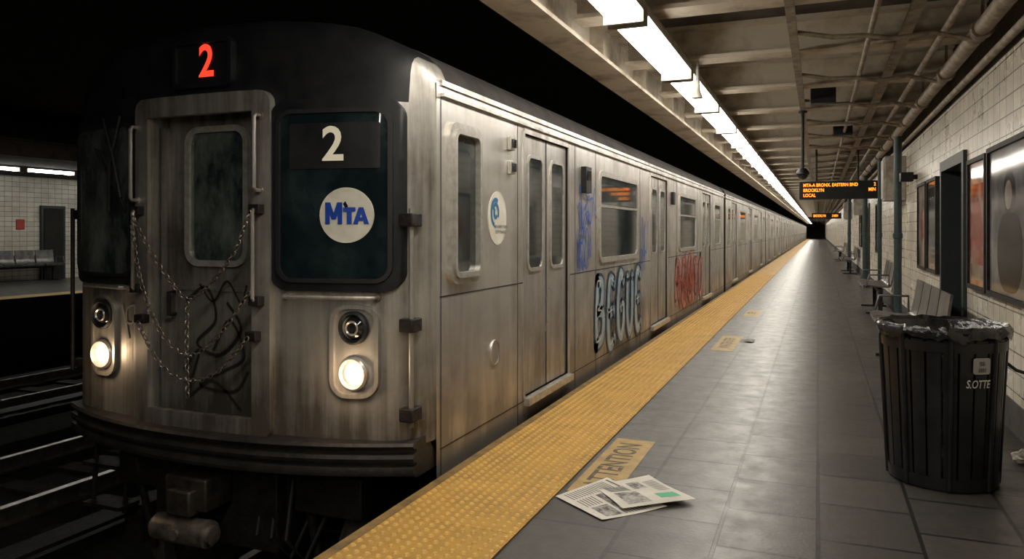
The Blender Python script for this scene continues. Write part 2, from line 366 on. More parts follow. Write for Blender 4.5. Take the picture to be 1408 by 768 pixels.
# floor decals
def pm(x,y,off): return (x,y,off)
def decal(xa,xb,ya,yb,txt,size,lab):
    T=Thing('floor_decal',((xa+xb)/2,(ya+yb)/2,0),lab,'floor marking','floor decals beside the yellow strip')
    T.part('decal_sheet',MB().plate(pm,xa,xb,ya,yb,.01,.002),[DECAL],smooth=0)
    cx,cy=(xa+xb)/2,(ya+yb)/2
    mb=MB().text(lambda a,b,o:(cx-b,cy+a,o),txt,0,0,size,off=.003,bold=.02,sx=.8)
    T.part('lettering',mb,[DECT],smooth=0)
decal(-1.17,-.93,3.62,4.66,'ATTENTION',.19,'worn yellow floor sticker with faded black block lettering')
decal(-1.10,-.86,8.5,9.75,'WATCH STEP',.17,'scuffed tan floor sticker with faded lettering')
decal(-1.08,-.86,12.1,13.1,'STEP',.17,'small worn yellow floor sticker')
# ---------------------------------------------------------------- ceiling steel
def ibeam_x(y,x0,x1,z0,z1,w=.24):
    return MB().box(x0,x1,y-w/2,y+w/2,z0,z0+.03).box(x0,x1,y-w/2,y+w/2,z1-.03,z1).box(x0,x1,y-.012,y+.012,z0+.03,z1-.03)
b0=single('ceiling_beam',ibeam_x(2.0,-1.57,WX,2.76,3.05),[CEILP],(0,2.0,2.76),'grimy off-white steel cross beam with rust stains','beam','cross beams over the platform')
for i in range(1,52):
    o=b0.copy(); COL.objects.link(o); o.location.y=2.0+1.55*i
mb=MB().box(-1.85,-1.57,-7,YEND,2.66,2.69).box(-1.85,-1.57,-7,YEND,3.02,3.05).box(-1.725,-1.695,-7,YEND,2.69,3.02)
y=1.2
while y<60:
    mb.box(-1.84,-1.58,y-.01,y+.01,2.69,3.02); y+=1.55
single('edge_girder',mb,[CEILP],(-1.7,0,2.66),'long rusty cream steel girder over the platform edge with stiffeners','girder')
single('light_channel',MB().box(-1.24,-1.02,-7,YEND,2.72,2.76),[FIX],(-1.13,0,2.72),'long pale metal channel carrying the fluorescent lamps','channel')
for xa,xb in ((-.2,-.14),(.55,.63)):
    single('cable_tray',MB().box(xa,xb,-7,YEND,2.735,2.76),[PIPE],(xa,0,2.735),'narrow brown cable tray below the beams','cable tray')
# fixtures
def fixture(x,y0,L,z,glow,w=.115,dp=.06):
    T=Thing('fluorescent_lamp',(x,y0,z),'long white fluorescent batten lamp, lit','lamp','row of fluorescent lamps')
    T.part('housing',MB().box(x-w-.012,x+w+.012,y0,y0+L,z+.013,z+.06),[FIX],smooth=0)
    for ya in (y0,y0+L-.03): T.part('end_cap',MB().box(x-w-.012,x+w+.012,ya,ya+.03,z-dp,z+.013),[FIX],smooth=0)
    mb=MB(); v=[];n=8
    for yy in(y0+.03,y0+L-.03):
        for k in range(n+1):
            an=math.pi*k/n; v.append((x-w*math.cos(an),yy,z+.013-dp*math.sin(an)**.6))
    mb.add(v,[(k,k+1,n+2+k,n+1+k) for k in range(n)]+[tuple(range(n+1)),tuple(range(n+1,2*n+2))])
    T.part('diffuser',mb,[glow])
    return T
F=fixture(-1.13,2.85,1.82,2.66,TUBE)
for i in range(-4,72):
    if i: copy_tree(F.root,(0,1.9*i,0))
G=fixture(-16.5,10.25,1.2,2.692,TUBEO)
for i in range(1,14): copy_tree(G.root,(0,1.33*i,0))
# pipes along wall
def pipe(name,path,r,m,lab,cat='pipe'):
    return single(name,MB().tube(path,r,12),[m],path[0],lab,cat)
pipe('steel_pipe',[(1.02,-5,2.66),(1.02,YEND,2.66)],.055,PIPE,'thick rusty beige pipe along the wall top')
pipe('steel_pipe',[(1.148,-5,2.56),(1.148,YEND,2.56)],.03,PIPE,'thin rusty conduit pipe along the wall top')
pipe('steel_pipe',[(.84,-5,2.736),(.84,YEND,2.736)],.025,PIPE,'thin brown conduit under the beams')
pipe('steel_pipe',[(.35,-5,2.741),(.35,YEND,2.741)],.02,PIPE,'thin brown conduit under the beams')
for i in range(30):
    y=4.3+1.55*i; mb=MB().lathe((1.02,y,2.66),[(.056,0),(.072,0),(.072,.06),(.056,.06)],14,axis='y').box(1.01,1.03,y+.02,y+.04,2.73,3.05)
    if i==0: pb=single('pipe_bracket',mb,[PIPE],(1.02,4.3,2.7),'rusty ring bracket holding the wall pipe','bracket','pipe brackets')
    else:
        o=pb.copy(); COL.objects.link(o); o.location.y=4.3+1.55*i
for yy in (4.6,5.9,7.5,9.0,10.6,12.1,13.7):
    pts=[(-.14,yy,2.75),(.1,yy+.02,2.70),(.3,yy+.05,2.70),(.5,yy+.05,2.66),(.75,yy+.1,2.69),(.98,yy+.15,2.63)]
    single('ceiling_conduit',MB().tube(pts,.018,8),[PIPE],pts[0],'bent grimy conduit slung between ceiling pipes','conduit','bent conduits')
for yy,xx in ((8.9,-.08),(11.9,.2)):
    single('junction_box',MB().box(xx,xx+.26,yy,yy+.2,2.70,3.05),[BLACKP],(xx,yy,2.70),'dark metal junction box between the ceiling beams','junction box','junction boxes',bevel=.008)
T=Thing('loudspeaker',(-.96,6.6,2.5),'small off-white cone loudspeaker hanging on a stem','speaker')
T.part('stem',MB().tube([(-.96,6.6,2.76),(-.96,6.6,2.58)],.014,8),[FIX])
T.part('horn',MB().lathe((-.96,6.6,2.44),[(0,.15),(.02,.15),(.028,.06),(.05,0),(.045,.0),(0,.03)],16),[FIX])
gx,gy=-.17,9.64
T=Thing('hanging_camera',(gx,gy,1.95),'black dome camera hanging on a long ceiling pole','camera')
T.part('pole',MB().tube([(gx,gy,2.735),(gx,gy,2.03)],.018,10).lathe((gx,gy,2.71),[(0,.02),(.05,.02),(.05,0),(0,0)],16),[IRON])
T.part('housing',MB().lathe((gx,gy,1.98),[(0,.075),(.04,.07),(.07,.03),(.075,0),(.065,-.01)],20),[BLACKP])
T.part('dome',MB().lathe((gx,gy,1.98),[(.062,0),(.055,-.03),(.035,-.055),(0,-.065)],20),[LENS])
# LED signs
def ledsign(xa,xb,y,z0,z1,lines,lab,sx=.62):
    T=Thing('departure_sign',((xa+xb)/2,y,z0),lab,'sign','departure signs')
    T.part('case',MB().box(xa,xb,y,y+.14,z0,z1),[BLACKP],bevel=.01)
    for xx in (xa+.3,xb-.45): T.part('hanger',MB().tube([(xx,y+.07,z1),(xx,y+.07,3.05)],.018,8),[IRON])
    mb=MB(); h=(z1-z0)/(len(lines)+.5)
    for i,(l,r) in enumerate(lines):
        z=z1-h*(i+.75)
        mb.text(lambda a,b,o:(a,y-o,b),l,xa+.07,z,h*.9,align='LEFT',bold=.018,sx=sx)
        mb.text(lambda a,b,o:(a,y-o,b),r,xb-.16,z,h*.9,align='RIGHT',bold=.018,sx=sx)
    T.part('display_text',mb,[ORANGE],smooth=0)
ledsign(-.33,1.13,15.2,1.90,2.23,[('MTA-A BRONX. EASTERN BND','2'),('BROOKLYN','MIN'),('LOCAL','')],'black hanging departure board with glowing orange dot-matrix text',.8)
ledsign(-.3,1.1,42,1.95,2.25,[('BROOKLYN','3 MIN')],'distant black departure board with orange text')
# ---------------------------------------------------------------- right wall objects
def wm(y,z,off): return (WX-off,y,z)
PGL=bpy.data.materials.new('poster_glazing'); PGL.use_nodes=True
bb=PGL.node_tree.nodes['Principled BSDF']; bb.inputs['Transmission Weight'].default_value=1; bb.inputs['Roughness'].default_value=.08; bb.inputs['IOR'].default_value=1.15
def poster(ya,yb,z0,z1,pm_,kind,lab):
    T=Thing('poster_frame',(WX,(ya+yb)/2,z0),lab,'poster','advertising posters on the tiled wall')
    T.part('frame',MB().ring(wm,ya,yb,z0,z1,.01,.035,.045),[IRON],smooth=0)
    T.part('poster_sheet',MB().plate(wm,ya+.03,yb-.03,z0+.03,z1-.03,.005,.015),[pm_],smooth=0)
    cy=(ya+yb)/2; w=yb-ya; mb=MB(); h=z1-z0
    if kind==0:
        mb.plate(wm,cy-w*.28,cy+w*.28,z0+.06,z0+h*.55,w*.2,.018,0); mb.disc(wm,cy,z0+h*.68,w*.13,h*.13,.018,0); mb.disc(wm,cy+.02,z0+h*.66,w*.08,h*.09,.02,1)
    elif kind==1:
        mb.plate(wm,ya+.05,yb-.05,z1-h*.2,z1-.06,.01,.018,1); mb.disc(wm,cy,z0+h*.5,w*.2,h*.2,.018,0); mb.plate(wm,ya+.08,yb-.08,z0+.08,z0+.2,.01,.018,1)
    else:
        mb.plate(wm,ya+.07,yb-.07,z0+h*.4,z1-.1,.01,.018,0)
        for k in range(4): mb.plate(wm,ya+.08,yb-.12,z0+.08+k*.06,z0+.1+k*.06,.002,.018,1)
    T.part('print',mb,[GR_K if kind!=1 else GR_R,POST3],smooth=0)
    T.part('glass',MB().plate(wm,ya+.034,yb-.034,z0+.034,z1-.034,.005,.003,back=.028),[PGL],smooth=0)
poster(5.15,6.42,.84,1.9,POST1,0,'framed grey portrait poster behind glass on white tiles')
poster(6.48,7.2,.84,1.88,POST2,1,'framed red and cream poster behind glass on white tiles')
poster(9.0,9.75,.85,1.88,POST4,2,'framed cream poster beside the dark doorway')
poster(9.85,10.6,.85,1.88,POST3,1,'framed cream and red poster beside the pipe column')
poster(12.9,13.6,.85,1.88,POST4,2,'framed dark poster on the tiled wall')
poster(17,18,.85,1.88,POST4,2,'framed dark poster on the tiled wall')
poster(24,25,.85,1.88,POST3,2,'framed pale poster on the tiled wall')
for yy in (10.95,16.0):
    T=Thing('wall_lamp',(WX,yy,1.95),'small black box lamp bracketed on the tiled wall','lamp','wall lamps')
    T.part('bracket',MB().box(WX-.06,WX,yy-.03,yy+.03,1.97,2.03),[IRON])
    T.part('head',MB().box(WX-.2,WX-.05,yy-.08,yy+.08,1.94,2.06),[BLACKP],bevel=.01)
for yy,r in ((11.7,.05),(15.0,.035),(19.6,.055),(29.3,.055)):
    xx=1.02
    mb=MB().tube([(xx,yy,0),(xx,yy,2.607)],r,14); mb.lathe((xx,yy,0),[(r*1.9,0),(r*1.9,.03),(r*1.2,.05)],16); mb.lathe((xx,yy,1.2),[(r,0),(r*1.25,.01),(r*1.25,.07),(r,.08)],16)
    single('standpipe',mb,[TEAL],(xx,yy,0),'dark teal painted vertical standpipe with collar','pipe','vertical standpipes')
for yy in (12.3,22.5,31):
    T=Thing('electrical_cabinet',(WX,yy,1.5),'grey electrical box mounted high on the wall','cabinet','electrical boxes')
    T.part('body',MB().box(WX-.28,WX,yy,yy+.5,1.75,2.4),[FIX],bevel=.01)
    T.part('door',MB().box(WX-.295,WX-.28,yy+.03,yy+.47,1.79,2.36),[FIX])
# benches
def bench(x,y0,n,face=-1,lab='dark grey metal platform bench with separate seat backs',seatm=None):
    T=Thing('platform_bench',(x,y0,0),lab,'bench','metal benches along the walls'); s=-face
    L=n*.55
    X=lambda d:(x-s*d)
    def bx(mb,d0,d1,ya,yb,z0,z1):
        a,b=sorted((X(d0),X(d1))); mb.box(a,b,ya,yb,z0,z1)
    mb=MB(); bx(mb,.18,.24,y0,y0+L,.34,.40)
    T.part('support_beam',mb,[IRON])
    for k in range(n):
        ya=y0+k*.55+.02; yb=ya+.5
        prof=[(.46,.40),(.45,.43),(.40,.445),(.25,.425),(.1,.42),(.06,.45),(.03,.6),(0,.80),(.02,.805),(.05,.6),(.08,.47),(.12,.44),(.25,.445),(.40,.465),(.47,.45)]
        v=[(X(d),yy,z) for yy in(ya,yb) for d,z in prof]; m=len(prof)
        mb=MB().add(v,[(i,(i+1)%m,m+(i+1)%m,m+i) for i in range(m)]+[tuple(range(m)),tuple(range(m,2*m))])
        T.part('seat',mb,[seatm or BENCHM],smooth=50)
    for yy in (y0+.15,y0+L-.15):
        mb=MB(); bx(mb,.18,.24,yy-.03,yy+.03,0,.34); bx(mb,.02,.42,yy-.03,yy+.03,0,.025)
        T.part('leg',mb,[IRON])
    for yy in (y0,y0+L):
        T.part('armrest',MB().tube([(X(.1),yy,.44),(X(.1),yy,.62),(X(.38),yy,.62),(X(.42),yy,.45)],.014,8),[BENCHM])
bench(.98,6.75,4); bench(1.12,13.1,3); bench(1.12,25.2,4); bench(1.12,36,4)
bench(-19.3,12.2,4,face=1,lab='dark grey moulded bench seats on the opposite platform')
bench(-19.3,16.0,4,face=1,lab='dark grey moulded bench seats on the opposite platform')
single('notice_sign',MB().box(-19.5,-19.47,13.5,13.72,1.35,1.62),[REDI],(-19.5,13.6,1.35),'small dark red notice plate on the far tiled wall','sign')
# ---------------------------------------------------------------- tracks
for cx in (CX,-7.3,-11.5):
    for s in(-1,1):
        x=cx+s*.7175
        mb=MB().box(x-.07,x+.07,-6,YEND,-1.25,-1.235).box(x-.01,x+.01,-6,YEND,-1.235,-1.13).box(x-.036,x+.036,-6,YEND,-1.13,-1.10)
        single('running_rail',mb,[RAILM],(x,0,-1.25),'long steel running rail on dark ties','rail','running rails')
t0=single('railroad_tie',MB().box(-7.3-1.2,-7.3+1.2,-.11,.11,-1.28,-1.25),[TIE],(-7.3,0,-1.28),'dark oily timber railroad tie','railroad tie','track ties')
for cx in (CX,-7.3,-11.5):
    for i in range(34):
        if cx==CX and i>8: continue
        o=t0.copy(); COL.objects.link(o); o.location=(cx,2.6+i*.65,-1.28)
bpy.data.objects.remove(t0)
for x in(-5.2,-9.4):
    mb=MB().box(x-.05,x+.05,-5,YEND,-1.12,-1.02).box(x-.12,x+.12,-5,YEND,-.96,-.93)
    for i in range(20): mb.box(x-.03,x+.03,3+i*3,3.08+i*3,-1.28,-.96)
    single('third_rail',mb,[IRON],(x,0,-1.3),'power rail with protective cover board','rail','power rails')
# ---------------------------------------------------------------- subway cars
DZ0,DZ1=.12,2.0
def build_body(mb,ya,yb,bays,yroof=None,z0=-.08):
    yroof=yroof or ya
    ys=ya
    for a,b in list(bays)+[(yb,yb)]:
        mb.add([(XR,ys,z0),(XR,a,z0),(XR,a,2.12),(XR,ys,2.12)],[(0,1,2,3)],0)
        if a<yb:
            d=.05
            mb.add([(XR,a,DZ1),(XR,b,DZ1),(XR,b,2.12),(XR,a,2.12)],[(0,1,2,3)],0)
            mb.add([(XR,a,z0),(XR,b,z0),(XR,b,DZ0),(XR,a,DZ0)],[(0,1,2,3)],0)
            mb.add([(XR,a,DZ0),(XR-d,a,DZ0),(XR-d,a,DZ1),(XR,a,DZ1)],[(0,1,2,3)],1)
            mb.add([(XR,b,DZ0),(XR-d,b,DZ0),(XR-d,b,DZ1),(XR,b,DZ1)],[(0,1,2,3)],1)
            mb.add([(XR,a,DZ1),(XR-d,a,DZ1),(XR-d,b,DZ1),(XR,b,DZ1)],[(0,1,2,3)],1)
            mb.add([(XR,a,DZ0),(XR-d,a,DZ0),(XR-d,b,DZ0),(XR,b,DZ0)],[(0,1,2,3)],1)
            mb.add([(XR-d,a,DZ0),(XR-d,b,DZ0),(XR-d,b,DZ1),(XR-d,a,DZ1)],[(0,1,2,3)],1)
        ys=b
    mb.add([(XL,ya,z0),(XL,yb,z0),(XL,yb,2.12),(XL,ya,2.12)],[(0,1,2,3)],0)
    P=[(CX-u,z) for u,z in ROOF[::-1]]+[(CX+u,z) for u,z in ROOF[1:]]
    n=len(P); v=[(x,yroof,z) for x,z in P]+[(x,yb,z) for x,z in P]
    mb.add(v,[(i,i+1,n+i+1,n+i) for i in range(n-1)],2)
    mb.add([(XL,yb,z0),(XR,yb,z0)]+[(x,yb,z) for x,z in P[::-1]],[tuple(range(n+2))],1)
    mb.add([(XL,ya,z0),(XR,ya,z0),(XR,yb,z0),(XL,yb,z0)],[(0,1,2,3)],1)
def trims(T,ya,yb):
    T.part('roof_gutter',MB().box(XR-.005,XR+.022,ya,yb,2.045,2.065),[STEELD],smooth=0)
    T.part('roof_gutter',MB().box(XR-.01,XR+.012,ya,yb,2.105,2.135),[STEELD],smooth=0)
def seams(ya,yb,bays,extra=()):
    mb=MB(); ys=ya
    for a,b in list(bays)+[(yb,yb)]:
        mb.box(XR,XR+.003,ys+.01,a-.03,.935,.943); mb.box(XR,XR+.003,ys+.01,a-.03,.10,.106)
        ys=b+.03
    for y in extra: mb.box(XR,XR+.002,y-.003,y+.003,-.05,2.04)
    return mb
def side_door(T,a,b,det=True):
    c=(a+b)/2; f=lambda y,z,off:(XR-.045+off,y,z)
    w=(b-a)/2
    T.part('door_frame',MB().ring(sm,a-.035,b+.035,DZ0-.03,DZ1+.03,.04,.035,.008,ne=1),[STEELD])
    T.part('door_sill',MB().box(XR-.02,XR+.045,a-.02,b+.02,DZ0-.05,DZ0),[BRIGHT])
    for s0,l0,l1 in ((a,a+.01,c-.004),(c,c+.004,b-.01)):
        D=T.part('door_leaf',MB().plate(f,l0,l1,DZ0+.01,DZ1-.01,.015,.03),[STEELD])
        ya=s0+w*.2; yb=s0+w*.80
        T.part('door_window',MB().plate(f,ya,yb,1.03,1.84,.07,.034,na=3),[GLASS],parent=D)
        T.part('window_trim',MB().ring(f,ya-.02,yb+.02,1.01,1.86,.08,.026,.042,ne=1,nc=6),[BRIGHT],parent=D)
    T.part('door_seal',MB().box(XR-.02,XR-.012,c-.008,c+.008,DZ0+.01,DZ1-.01),[RUBBER])
def side_window(T,a,b,z0=1.0,z1=1.88,split=.62):
    W=T.part('side_window',MB().ring(sm,a,b,z0,z1,.10,.05,.016,ne=1,nc=6),[BRIGHT])
    T.part('window_pane',MB().plate(sm,a+.04,b-.04,z0+.04,z1-.04,.07,.006,na=3),[GLASS],parent=W)
    if split:
        zz=z0+(z1-z0)*split
        T.part('window_bar',MB().box(XR,XR+.014,a+.04,b-.04,zz-.012,zz+.012),[BRIGHT],parent=W)
def truck(T,yc):
    for s in(-1,1):
        for dy in(-.95,.95):
            x=CX+s*.7175
            pr=[(.0,-.07),(.3,-.07),(.33,-.05),(.36,-.06),(.41,-.06),(.42,-.04),(.42,.05),(.435,.06),(.435,.075),(.36,.08),(.33,.05),(.1,.05),(.09,.12),(0,.12)]
            if s>0: pr=[(r,-z) for r,z in pr]
            T.part('wheel',MB().lathe((x,yc+dy,-.675),pr,40,axis='x'),[RAILM])
    mb=MB()
    for s in(-1,1): mb.box(CX+s*1.0-.08,CX+s*1.0+.08,yc-1.3,yc+1.3,-.75,-.5)
    mb.box(CX-1,CX+1,yc-.2,yc+.2,-.7,-.4)
    for dy in(-.95,.95): mb.tube([(CX-.75,yc+dy,-.68),(CX+.75,yc+dy,-.68)],.07,12)
    T.part('truck_frame',mb,[IRON])
bays=[(5.0,6.0),(9.35,10.45),(13.85,14.95)]
wins=[(6.95,8.6),(11.4,13.05)]
T=Thing('lead_subway_car',(CX,3.6,0),'stainless subway car with black front, chains and graffiti beside platform','train')
CAR=T
US=[0,.18,.36,.48,.6,.75,.9,1.0,1.08,1.17,1.2,1.23,1.25,1.26,1.27]
US=[-u for u in US[::-1]]+US[1:]
rows=[.17,.4,.7,1.0,1.3,1.6,1.98]
mb=MB(); nr=len(rows)+6; v=[]
for u in US:
    zt=interp(ROOF,u); y=interp(PLAN,u)
    col=[(CX+u,y,z) for z in rows]
    zz=zt-.10
    col+=[(CX+u,y+.01,1.98+(zz-1.98)*.5),(CX+u,y+.02,zz),(CX+u,y+.035,zt-.05),(CX+u,y+.06,zt-.018),(CX+u,y+.10,zt),(CX+u,3.8,zt)]
    v+=col
f=[];mi=[]
for i in range(len(US)-1):
    um=(US[i]+US[i+1])/2
    for k in range(nr-1):
        if abs(um)<.36 and k<6: continue
        f.append((i*nr+k,(i+1)*nr+k,(i+1)*nr+k+1,i*nr+k+1)); mi.append(1 if (k>=6 and abs(um)<1.2) or (um<-1.19 and k>=3) else 0)
mb.v+=v; mb.f+=f; mb.m+=mi
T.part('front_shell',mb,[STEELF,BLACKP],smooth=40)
mb=MB(); build_body(mb,3.67,17.2,bays,yroof=3.8)
T.part('car_body',mb,[STEELS,IRON,ROOFM],smooth=40)
trims(T,3.72,17.2)
T.part('panel_seam',seams(3.7,17.2,bays,(3.72,4.87,6.2,6.85,8.75,11.2,13.25,15.3)),[RUBBER],smooth=0)
for a,b in bays: side_door(T,a,b)
for a,b in wins: side_window(T,a,b)
side_window(T,15.5,16.5)
W=T.part('cab_side_window',MB().ring(sm,3.78,4.22,1.0,1.92,.09,.045,.03,ne=1,nc=6).ring(sm,3.815,4.185,1.035,1.885,.07,.03,.045,ne=1,nc=6),[BRIGHT])
T.part('window_pane',MB().plate(sm,3.82,4.18,1.04,1.88,.06,.01,na=3),[GLASS],parent=W)
mb=MB().box(CX-.375,CX-.36,3.27,3.46,.17,2.0).box(CX+.36,CX+.375,3.27,3.46,.17,2.0).box(CX-.37,CX+.37,3.27,3.46,1.98,2.0).box(CX-.37,CX+.37,3.2,3.46,.17,.2).box(CX-.38,CX+.38,3.44,3.46,.17,2.0)
T.part('doorway_recess',mb,[STEELF],smooth=0)
T.part('doorway_surround',MB().ring(fm,-.485,.485,.18,2.06,.07,.11,.045),[STEELF],smooth=40)
STEELK=steel('end_door_steel',(.33,.31,.28),(.06,.05,.042),.45,.6,streak=(8,8,.8),amt=.7,lo=.8,hi=1.2)
D=T.part('end_door',MB().plate(dm,-.335,.335,.21,1.97,.03,.03).ring(dm,-.30,.30,.25,.98,.03,.02,.038,ne=1).box(CX-.33,CX-.325,3.3,3.37,.2,1.9),[STEELK])
T.part('window_trim',MB().ring(dm,-.20,.26,1.10,1.90,.10,.035,.055,ne=1,nc=6),[BRIGHT],parent=D)
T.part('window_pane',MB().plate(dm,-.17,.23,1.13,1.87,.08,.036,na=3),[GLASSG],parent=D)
mb=MB()
mb.ribbon(dm,[(-.2,.9),(-.05,.98),(.02,.8),(-.12,.66),(.05,.6),(.2,.75),(.1,.9)],.018,.04)
mb.ribbon(dm,[(0,.62),(.12,.8),(.22,.6),(.05,.5),(-.1,.42),(.15,.4),(.25,.52)],.016,.04)
mb.ribbon(dm,[(-.22,.5),(-.1,.62),(-.18,.36),(0,.45),(.2,.3)],.016,.04)
mb.ribbon(dm,[(-.1,1.0),(.0,.9),(.1,1.02),(.2,.9),(.24,1.0)],.012,.04)
T.part('graffiti_tag',mb,[GR_K],parent=D,smooth=0)
T.part('door_handle',MB().tube([(CX-.27,3.35,.82),(CX-.27,3.30,.82),(CX-.27,3.30,.95),(CX-.27,3.35,.95)],.012,8),[IRON],parent=D)
for s in(1,-1):
    a,b=sorted((s*.475,s*1.195))
    W=T.part('windshield',MB().plate(fm,a,b,.985,2.0,.10,.03,na=12,nc=7),[BLACKP],smooth=50)
    T.part('gasket',MB().ring(fm,a+.045,b-.045,1.03,1.945,.09,.022,.045,nc=6,ne=8),[RUBBER],parent=W)
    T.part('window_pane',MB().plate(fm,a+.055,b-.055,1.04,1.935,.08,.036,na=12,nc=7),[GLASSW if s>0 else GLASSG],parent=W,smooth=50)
    if s>0:
        T.part('destination_display',MB().plate(fm,.60,1.09,1.63,1.87,.01,.040,na=10),[BLACKP],parent=W,label='dark panel behind the route number')
        T.part('route_number',MB().text(fm,'2',.845,1.75,.25,off=.043,bold=.02),[CREAM],parent=W,smooth=0,label='cream numeral 2')
        T.part('roundel',MB().disc(fm,.915,1.385,.145,.145,.0405,n=40),[WHITEP],parent=W,smooth=0,label='off-white transit roundel')
        a0,a1,z0,z1,st=.803,.898,1.338,1.452,.026
        mb=MB(); c_=(a0+a1)/2
        mb.poly(fm,[(a0,z0),(a0+st,z0),(a0+st,z1),(a0,z1)],.0432).poly(fm,[(a1-st,z0),(a1,z0),(a1,z1),(a1-st,z1)],.0432)
        mb.poly(fm,[(a0,z1),(a0+st*1.1,z1),(c_+st*.45,z0+.025),(c_-st*.45,z0+.025)],.0435).poly(fm,[(a1-st*1.1,z1),(a1,z1),(c_+st*.45,z0+.025),(c_-st*.45,z0+.025)],.0438)
        # T
        h=.088; mb.poly(fm,[(.902,z0+h-.022),(.966,z0+h-.022),(.966,z0+h),(.902,z0+h)],.0435).poly(fm,[(.921,z0),(.947,z0),(.947,z0+h-.01),(.921,z0+h-.01)],.0432)
        # A
        mb.poly(fm,[(.953,z0),(.978,z0),(1.005,z0+h),(.983,z0+h)],.0432).poly(fm,[(1.012,z0),(1.037,z0),(1.007,z0+h),(.985,z0+h)],.0435).poly(fm,[(.966,z0+.018),(1.022,z0+.018),(1.016,z0+.036),(.974,z0+.036)],.0438)
        T.part('roundel_lettering',mb,[BLUE],parent=W,smooth=0,label='blue MTA letters')
    else:
        for p in ([fm(-.62,1.98,.05),fm(-.70,1.7,.07),fm(-.72,1.42,.06)],[fm(-.80,1.98,.05),fm(-.66,1.75,.075),fm(-.60,1.5,.06)],[fm(-.86,1.80,.055),fm(-.56,1.42,.055)]):
            T.part('windshield_wiper',MB().tube(p,.009,8),[RUBBER],parent=W)
ss=lambda u,z,o:(CX+u,3.30-o,z)
W=T.part('route_sign',MB().ring(ss,-.19,.23,2.10,2.37,.04,.025,.055,ne=1).plate(ss,-.18,.22,2.11,2.36,.03,.035),[BLACKP],label='black route sign box')
T.part('route_number',MB().text(ss,'2',.045,2.24,.25,off=.039,bold=.02,sx=.9),[RED],parent=W,smooth=0,label='glowing red numeral 2')
# headlights
for u in(.945,-.84):
    W=T.part('headlight_cluster',MB().plate(fm,u-.125,u+.125,.43,.91,.09,.012,na=6).ring(fm,u-.13,u+.13,.425,.915,.095,.022,.028,ne=3),[STEELF])
    for z,lit in((.795,0),(.555,1)):
        y=interp(PLAN,u)
        pr=[(.088,-.01),(.088,-.035),(.078,-.045),(.066,-.03),(.064,-.012)]
        T.part('bezel',MB().lathe((CX+u,y,z),pr,28,axis='y'),[RUBBER if not lit else BRIGHT],parent=W)
        if lit:
            T.part('headlight_lens',MB().lathe((CX+u,y,z),[(.066,-.018),(.05,-.03),(.044,-.034)],28,1,axis='y').lathe((CX+u,y,z),[(.044,-.034),(.02,-.042),(0,-.043)],28,0,axis='y'),[LAMPW,LAMPH],parent=W,label='glowing warm headlight')
        else:
            T.part('headlight_lens',MB().lathe((CX+u,y,z),[(.066,-.015),(.045,-.035),(0,-.045)],28,0,axis='y').lathe((CX+u,y,z),[(.04,-.042),(.035,-.05),(.028,-.042)],28,1,axis='y'),[LENS,BRIGHT],parent=W,label='dark unlit lamp')
for u in (.945,-.84):
    l=bpy.data.lights.new('headlight_beam','POINT'); l.energy=2.0; l.color=(1,.72,.45); l.shadow_soft_size=.05
    lo=bpy.data.objects.new('headlight_beam',l); COL.objects.link(lo); lo.parent=T.root; lo.location=Vector((CX+u,interp(PLAN,u)-.14,.555))-T.loc
def handle(p0,p1,out,r=.011):
    a,b=Vector(p0),Vector(p1); o=Vector(out)
    return MB().tube([a,a+o*.8,a+o+(b-a)*.03,b+o+(a-b)*.03,b+o*.8,b],r,8).tube([a-o*.05,a+o*.2],r*1.8,8).tube([b-o*.05,b+o*.2],r*1.8,8)
O=(0,-.055,0)
for p0,p1 in ((fm(.56,.955,0),fm(1.06,.955,0)),(fm(-1.02,.97,0),fm(-.6,.97,0)),
              (fm(.43,1.52,.04),fm(.43,1.92,.04)),(fm(-.46,1.48,.04),fm(-.46,1.90,.04)),
              (fm(.42,.93,.04),fm(.42,1.42,.04)),(fm(-.44,.97,.04),fm(-.44,1.42,.04))):
    T.part('grab_handle',handle(p0,p1,O),[STEELF])
for u,z in((.42,1.42),(.42,.93),(-.44,1.42),(-.44,.97),(-.40,.80),(.40,.74)):
    x,y,zz=fm(u,z,.04); T.part('chain_bracket',MB().box(x-.035,x+.035,y-.05,y+.0,z-.025,z+.025),[IRON],bevel=.004)
def chain(mb,pts,link=.026,R=.0155,r=.0036):
    P=[Vector(p) for p in pts]; C=[]
    Q=[P[0]]+P+[P[-1]]
    for i in range(1,len(Q)-2):
        for k in range(20):
            t=k/20; p0,p1,p2,p3=Q[i-1],Q[i],Q[i+1],Q[i+2]
            C.append(.5*(2*p1+(p2-p0)*t+(2*p0-5*p1+4*p2-p3)*t*t+(3*p1-p0-3*p2+p3)*t**3))
    C.append(P[-1]); acc=0; n=0
    for a,b in zip(C,C[1:]):
        L=(b-a).length; t=(b-a).normalized() if L>0 else t
        acc+=L
        if acc>=link:
            acc=0; n+=1
            s1=t.cross(Vector((0,1,0))).normalized(); s2=t.cross(s1)
            s=s1 if n%2 else s2; w=t.cross(s)
            v=[]
            for i in range(10):
                q=2*math.pi*i/10; c=b+t*R*1.2*math.cos(q)+s*R*.75*math.sin(q); rd=(t*math.cos(q)+s*math.sin(q))
                for k in range(5):
                    h=2*math.pi*k/5; v.append(c+rd*r*math.cos(h)+w*r*math.sin(h))
            mb.add(v,[(i*5+k,i*5+(k+1)%5,((i+1)%10)*5+(k+1)%5,((i+1)%10)*5+k) for i in range(10) for k in range(5)])
def cp(u,z): return (CX+u,3.19,z)
